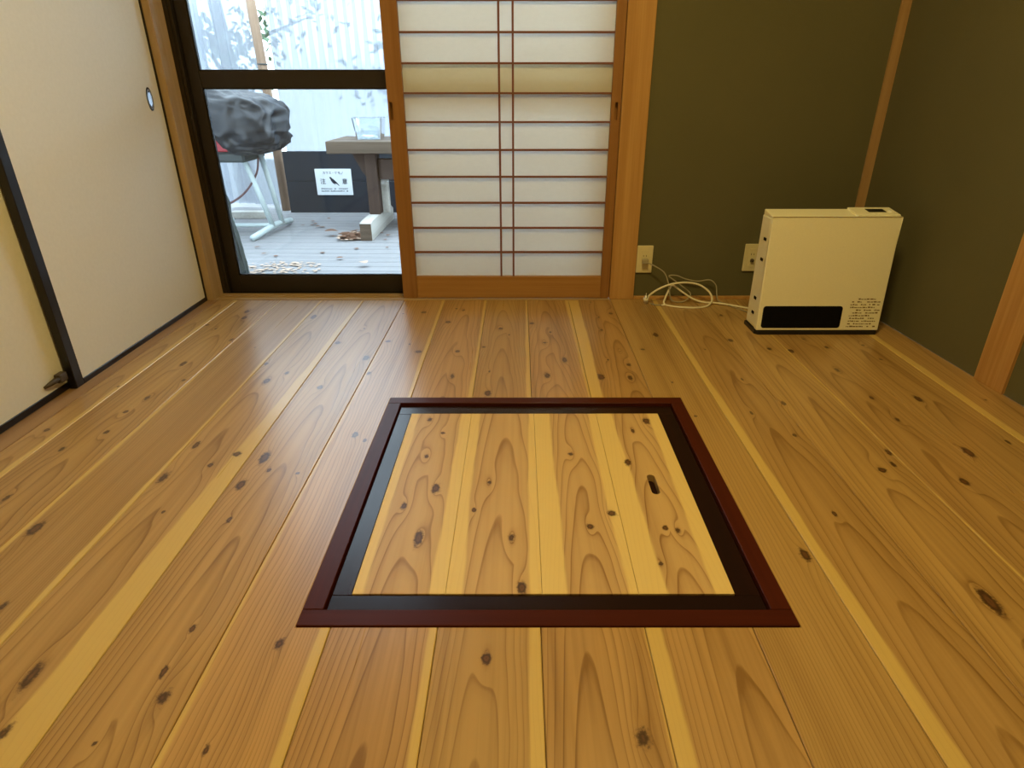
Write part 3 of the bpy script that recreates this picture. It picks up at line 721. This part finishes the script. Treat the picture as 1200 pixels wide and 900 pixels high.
# trestle table
TY = 4.22
t = thing('trestle_table', 'brown plank table on bleached feet out on the deck', 'table', (-.45, TY, DZ))
for q in range(3):
    obj('table_plank', bx(-1.228, .35, TY - .02 + q * .172, TY + .148 + q * .172, .452, .526, .004), M['table_wood'], t)
for xl in (-1.0, .10):
    lg = obj('leg', bx(xl, xl + .075, TY + .02, TY + .14, .066, .452, .004), M['table_leg'], t)
    ft = bmesh.new(); pts = [(3.965, DZ), (4.72, DZ), (4.72, .03), (4.64, .066), (4.03, .066), (3.965, .058)]
    A = [ft.verts.new((xl - .005, yy, z)) for yy, z in pts]; B = [ft.verts.new((xl + .066, yy, z)) for yy, z in pts]
    ft.faces.new(A); ft.faces.new(B)
    for i in range(6): ft.faces.new((A[i], A[(i + 1) % 6], B[(i + 1) % 6], B[i]))
    obj('foot', ft, M['foot_wood'], t)
    obj('end_grain', bx(xl - .005, xl + .066, 3.961, 3.9645, DZ + .001, .056), M['table_wood'], t)
    obj('leg_board', bx(xl + .0765, xl + .125, TY + .09, TY + .14, .067, .284, .003), M['foot_wood'], t)
    gs = bmesh.new(); G = [gs.verts.new((xx, yy, z)) for yy in (TY + .05, TY + .11) for xx, z in ((xl - .085, .452), (xl - .001, .452), (xl - .001, .300), (xl - .03, .34))]
    gs.faces.new(G[:4]); gs.faces.new(G[4:])
    for i in range(4): gs.faces.new((G[i], G[(i + 1) % 4], G[4 + (i + 1) % 4], G[4 + i]))
    obj('bracket', gs, M['table_leg'], t)
obj('stretcher', bx(-.924, .099, TY + .05, TY + .10, .285, .415, .004), M['table_leg'], t)
# clear plastic tub on the table
t = thing('plastic_tub', 'clear plastic tub with crumpled wrap on the deck table', 'tub', (-.99, 4.42, .526))
tb = bmesh.new()
def ring(x0, x1, y0, y1, z, n=6, r=.025):
    return [tb.verts.new((x, yy, z)) for x, yy in [(p[0], p[1]) for p in rrect(x0, x1, y0, y1, r, n)]]
L1 = ring(-1.065, -.905, 4.34, 4.50, .527); L2 = ring(-1.082, -.888, 4.325, 4.515, .655); L3 = ring(-1.095, -.875, 4.315, 4.525, .657); L4 = ring(-1.079, -.891, 4.328, 4.512, .654); L5 = ring(-1.062, -.908, 4.343, 4.497, .530)
tb.faces.new(L1); tb.faces.new(L5)
for a, c in ((L1, L2), (L2, L3), (L3, L4), (L4, L5)):
    for i in range(len(a)): tb.faces.new((a[i], a[(i + 1) % len(a)], c[(i + 1) % len(a)], c[i]))
tub = obj('tub_wall', tb, M['tub'], t)
def lump(center, size, amp, seed, nu=28, nv=14, power=1.0, fold=3.0):
    bm = bmesh.new(); rings = []
    for j in range(nv + 1):
        ph = math.pi * j / nv - math.pi / 2; ring = []
        for i in range(nu):
            a = 2 * math.pi * i / nu
            ca, sa, cp, sp = math.cos(a), math.sin(a), math.cos(ph), math.sin(ph)
            e = lambda v: math.copysign(abs(v) ** power, v)
            p = Vector((e(ca) * e(max(cp, 0)), e(sa) * e(max(cp, 0)), e(sp)))
            d = .5 * noise.noise(p * fold * .7 + Vector((seed, seed * 2, 0))) + .55 * (.5 - 2.2 * abs(noise.noise(p * fold + Vector((seed, 0, seed))))) + .16 * (.5 - 2 * abs(noise.noise(p * fold * 2.3 + Vector((0, seed, seed)))))
            p = p * (1 + amp * d)
            ring.append(bm.verts.new((center[0] + p.x * size[0], center[1] + p.y * size[1], center[2] + p.z * size[2])))
        rings.append(ring)
    for j in range(nv):
        for i in range(nu): bm.faces.new((rings[j][i], rings[j][(i + 1) % nu], rings[j + 1][(i + 1) % nu], rings[j + 1][i]))
    bmesh.ops.remove_doubles(bm, verts=bm.verts, dist=1e-5)
    return bm
obj('wrap', lump((-.985, 4.42, .570), (.066, .062, .040), .22, 3.3), M['tub'], t, smooth=True)

# covered stand
GX, GY = -1.86, 4.20
t = thing('folding_stand', 'pale tube-legged stand with red body under the black cover', 'stand', (GX, GY, DZ))
obj('red_body', bx(-2.16, -1.755, GY - .13, GY + .20, .474, .548, .006), M['red'], t)
obj('tray', bx(-2.16, -1.70, GY - .14, GY + .21, .412, .473, .012), M['tray'], t)
for xs in (0, -.42):
    for (xt, yt, xb, ybt) in ((-1.742, GY - .06, -1.640, GY - .01), (-1.690, GY + .10, -1.622, GY + .12)):
        obj('leg', tube([(xt + xs, yt, .452), (xb + xs + .0, ybt, DZ + .045)], .017, 12), M['leg_metal'], t, smooth=True)
    obj('foot', tube(spline([(-1.690 + xs, GY - .25, DZ + .020), (-1.664 + xs, GY - .12, DZ + .036), (-1.640 + xs, GY + .04, DZ + .050), (-1.634 + xs, GY + .20, DZ + .038), (-1.640 + xs, GY + .33, DZ + .024)], 4), .0195, 12), M['leg_metal'], t, smooth=True)
obj('crossbar', tube([(-2.06, GY + .04, DZ + .045), (-1.645, GY + .04, DZ + .045)], .014, 10), M['leg_metal'], t, smooth=True)
cv = lump((-1.84, GY + .02, .640), (.355, .30, .185), .115, 2.4, 120, 60, .50, 2.9)
for v in cv.verts:      # higher at the house-wall end, hanging lower on the far corner, hem gathered
    fx = (v.co.x + 2.19) / .70
    if v.co.z > .60: v.co.z += .03 * (1 - fx) - .075 * max(fx - .5, 0) * 1.2
    else: v.co.z = max(v.co.z, .450 + min(.95 * max(.66 - fx, 0), .155) + .018 * noise.noise(Vector((v.co.x * 9, v.co.y * 9, 2))))
tag(obj('dust_cover', cv, M['cover'], smooth=True, loc=(-1.84, GY, .44)), 'crumpled black sheet cover draped over the red-bodied stand', 'cover')
tag(obj('loose_cable', tube(spline([(-1.675, GY + .02, .425), (-1.69, GY - .02, .33), (-1.76, GY - .10, .22), (-1.88, GY - .16, .155), (-2.05, GY - .2, .14)], 8), .0065, 8), M['cable_brown'], smooth=True), 'brown cable hanging below the black cover', 'cable')
tag(obj('floor_beam', bx(-2.15, -1.90, 4.72, 4.79, DZ, DZ + .05, .004), M['foot_wood']), 'pale timber lying on the deck behind the stand legs', 'timber')

# rolled tarp leaning beside the glass door
t = thing('rolled_tarp', 'dark rolled tarp leaning outside by the glass door frame', 'tarp', (-1.47, 3.12, DZ))
tp = tube(spline([(-1.447, 3.12, DZ + .002), (-1.452, 3.12, .12), (-1.470, 3.12, .34), (-1.487, 3.12, .56), (-1.498, 3.12, .74), (-1.504, 3.12, .83)], 8), [.062 - .0012 * i for i in range(41)], 22)
for v in tp.verts:
    v.co.x += .010 * noise.noise(v.co * 14); v.co.y += .014 * noise.noise(v.co * 11 + Vector((3, 3, 3)))
    v.co.z = max(v.co.z, DZ)
r = obj('roll', tp, M['tarp'], t, smooth=True)
obj('faded_patch', tube(spline([(-1.420, 3.064, DZ + .03), (-1.423, 3.064, .06), (-1.430, 3.066, .13)], 5), [.012, .018, .020, .021, .02, .018, .018, .016, .014, .012, .006], 10), M['tarp_pink'], r, smooth=True)
obj('edge_batten', tube([(-1.392, 3.10, DZ + .004), (-1.448, 3.10, .82)], .0045, 8), M['tray'], r)

# dead leaves on the deck
def leaf_bm(x, yy, s, rot, curl, bm):
    n = 5; L = []; R = []
    for i in range(n + 1):
        u = i / n; wdt = .42 * math.sin(math.pi * min(u * .92 + .06, 1)) ** .8
        for sgn, lst in ((1, L), (-1, R)):
            px, py = (u - .5) * s, sgn * wdt * s
            lst.append(bm.verts.new((x + px * math.cos(rot) - py * math.sin(rot), yy + px * math.sin(rot) + py * math.cos(rot), DZ + .002 + curl * s * (abs(sgn * wdt) + (u - .5) ** 2))))
    for i in range(n): bm.faces.new((L[i], L[i + 1], R[i + 1], R[i]))
    return bm
rr = random.Random(21)
pile = bmesh.new()
for _ in range(70):
    a = rr.random() * 6.28; d = rr.random() ** .7
    leaf_bm(-1.095 + .085 * d * math.cos(a), 4.10 + .14 * d * math.sin(a), rr.uniform(.03, .055), rr.random() * 6.28, rr.uniform(.3, 1.2), pile)
for _ in range(26):
    leaf_bm(rr.uniform(-1.6, -.7), rr.uniform(3.25, 4.7), rr.uniform(.02, .04), rr.random() * 6.28, rr.uniform(.2, .8), pile)
tag(obj('leaf_litter', pile, M['leaf']), 'brown dead leaves heaped by the table foot and scattered on the deck', 'leaves', kind='stuff')
dust = bmesh.new()
for _ in range(150):
    a = rr.random() * 6.28; d = rr.random() ** .6
    leaf_bm(-1.30 + .24 * d * math.cos(a), 3.27 + .17 * d * math.sin(a), rr.uniform(.012, .03), rr.random() * 6.28, rr.uniform(.1, .5), dust)
for _ in range(30):
    a = rr.random() * 6.28; d = rr.random() ** .6
    leaf_bm(-1.09 + .085 * d * math.cos(a), 4.04 + .13 * d * math.sin(a), rr.uniform(.018, .034), rr.random() * 6.28, rr.uniform(.8, 1.6), dust)
tag(obj('leaf_crumbs', dust, M['leaf_pale']), 'pale crumbled leaf bits on the deck and in the leaf heap', 'leaves', kind='stuff')
for x, yy, s, rot, mat, lab in ((-1.231, 4.11, .085, .3, 'leaf', 'single curled brown leaf left of the leaf heap'), (-.845, 3.33, .06, 2.2, 'leaf_pale', 'pale pinkish dead leaf on bare deck boards')):
    tag(obj('dead_leaf', leaf_bm(x, yy, s, rot, 1.1, bmesh.new()), M[mat], loc=(x, yy, DZ)), lab, 'leaf')

# trees beyond the plastic sheets
def tree(x, y, h, seed, label, leaves):
    rg = random.Random(seed); t = thing('garden_tree', label, 'tree', (x, y, -.7), group='trees beyond the plastic sheet')
    tk = bmesh.new(); tips = []
    tube([(x, y, -.7), (x + .04, y, h * .3), (x - .05, y + .05, h * .65), (x, y, h)], [.11, .085, .06, .02], 8, tk)
    for k in range(16):
        z = rg.uniform(.6, h * .97); a = rg.random() * 6.28; L = rg.uniform(.5, 1.1)
        p1 = Vector((x, y, z)); p2 = p1 + Vector((math.cos(a) * L * .5, math.sin(a) * L * .3, L * .25)); p3 = p1 + Vector((math.cos(a) * L, math.sin(a) * L * .5, L * .42))
        tube([p1, p2, p3], [.03, .02, .006], 6, tk); tips += [p2, p3, (p2 + p3) / 2]
    obj('trunk', tk, M['bark'], t, smooth=True)
    fo = bmesh.new()
    for p in tips:
        for _ in range(leaves):
            c = p + Vector((rg.gauss(0, .17), rg.gauss(0, .14), rg.gauss(0, .13))); s = rg.uniform(.03, .06)
            u = Vector((rg.gauss(0, 1), rg.gauss(0, 1), rg.gauss(0, 1))).normalized(); v = u.orthogonal().normalized()
            fo.faces.new([fo.verts.new(c + u * s * i + v * s * j * .55) for i, j in ((-1, 0), (0, -1), (1, 0), (0, 1))])
    obj('foliage', fo, M['foliage'], t)
tree(-3.2, 7.6, 3.4, 1, 'leafy tree behind the frosted sheet next to the timber post', 20)
tree(-1.1, 6.9, 3.2, 2, 'leafy tree seen pale through the frosted sheet above the table', 16)
tree(.2, 7.6, 3.3, 4, 'leafy tree hidden mostly by the paper screen', 14)
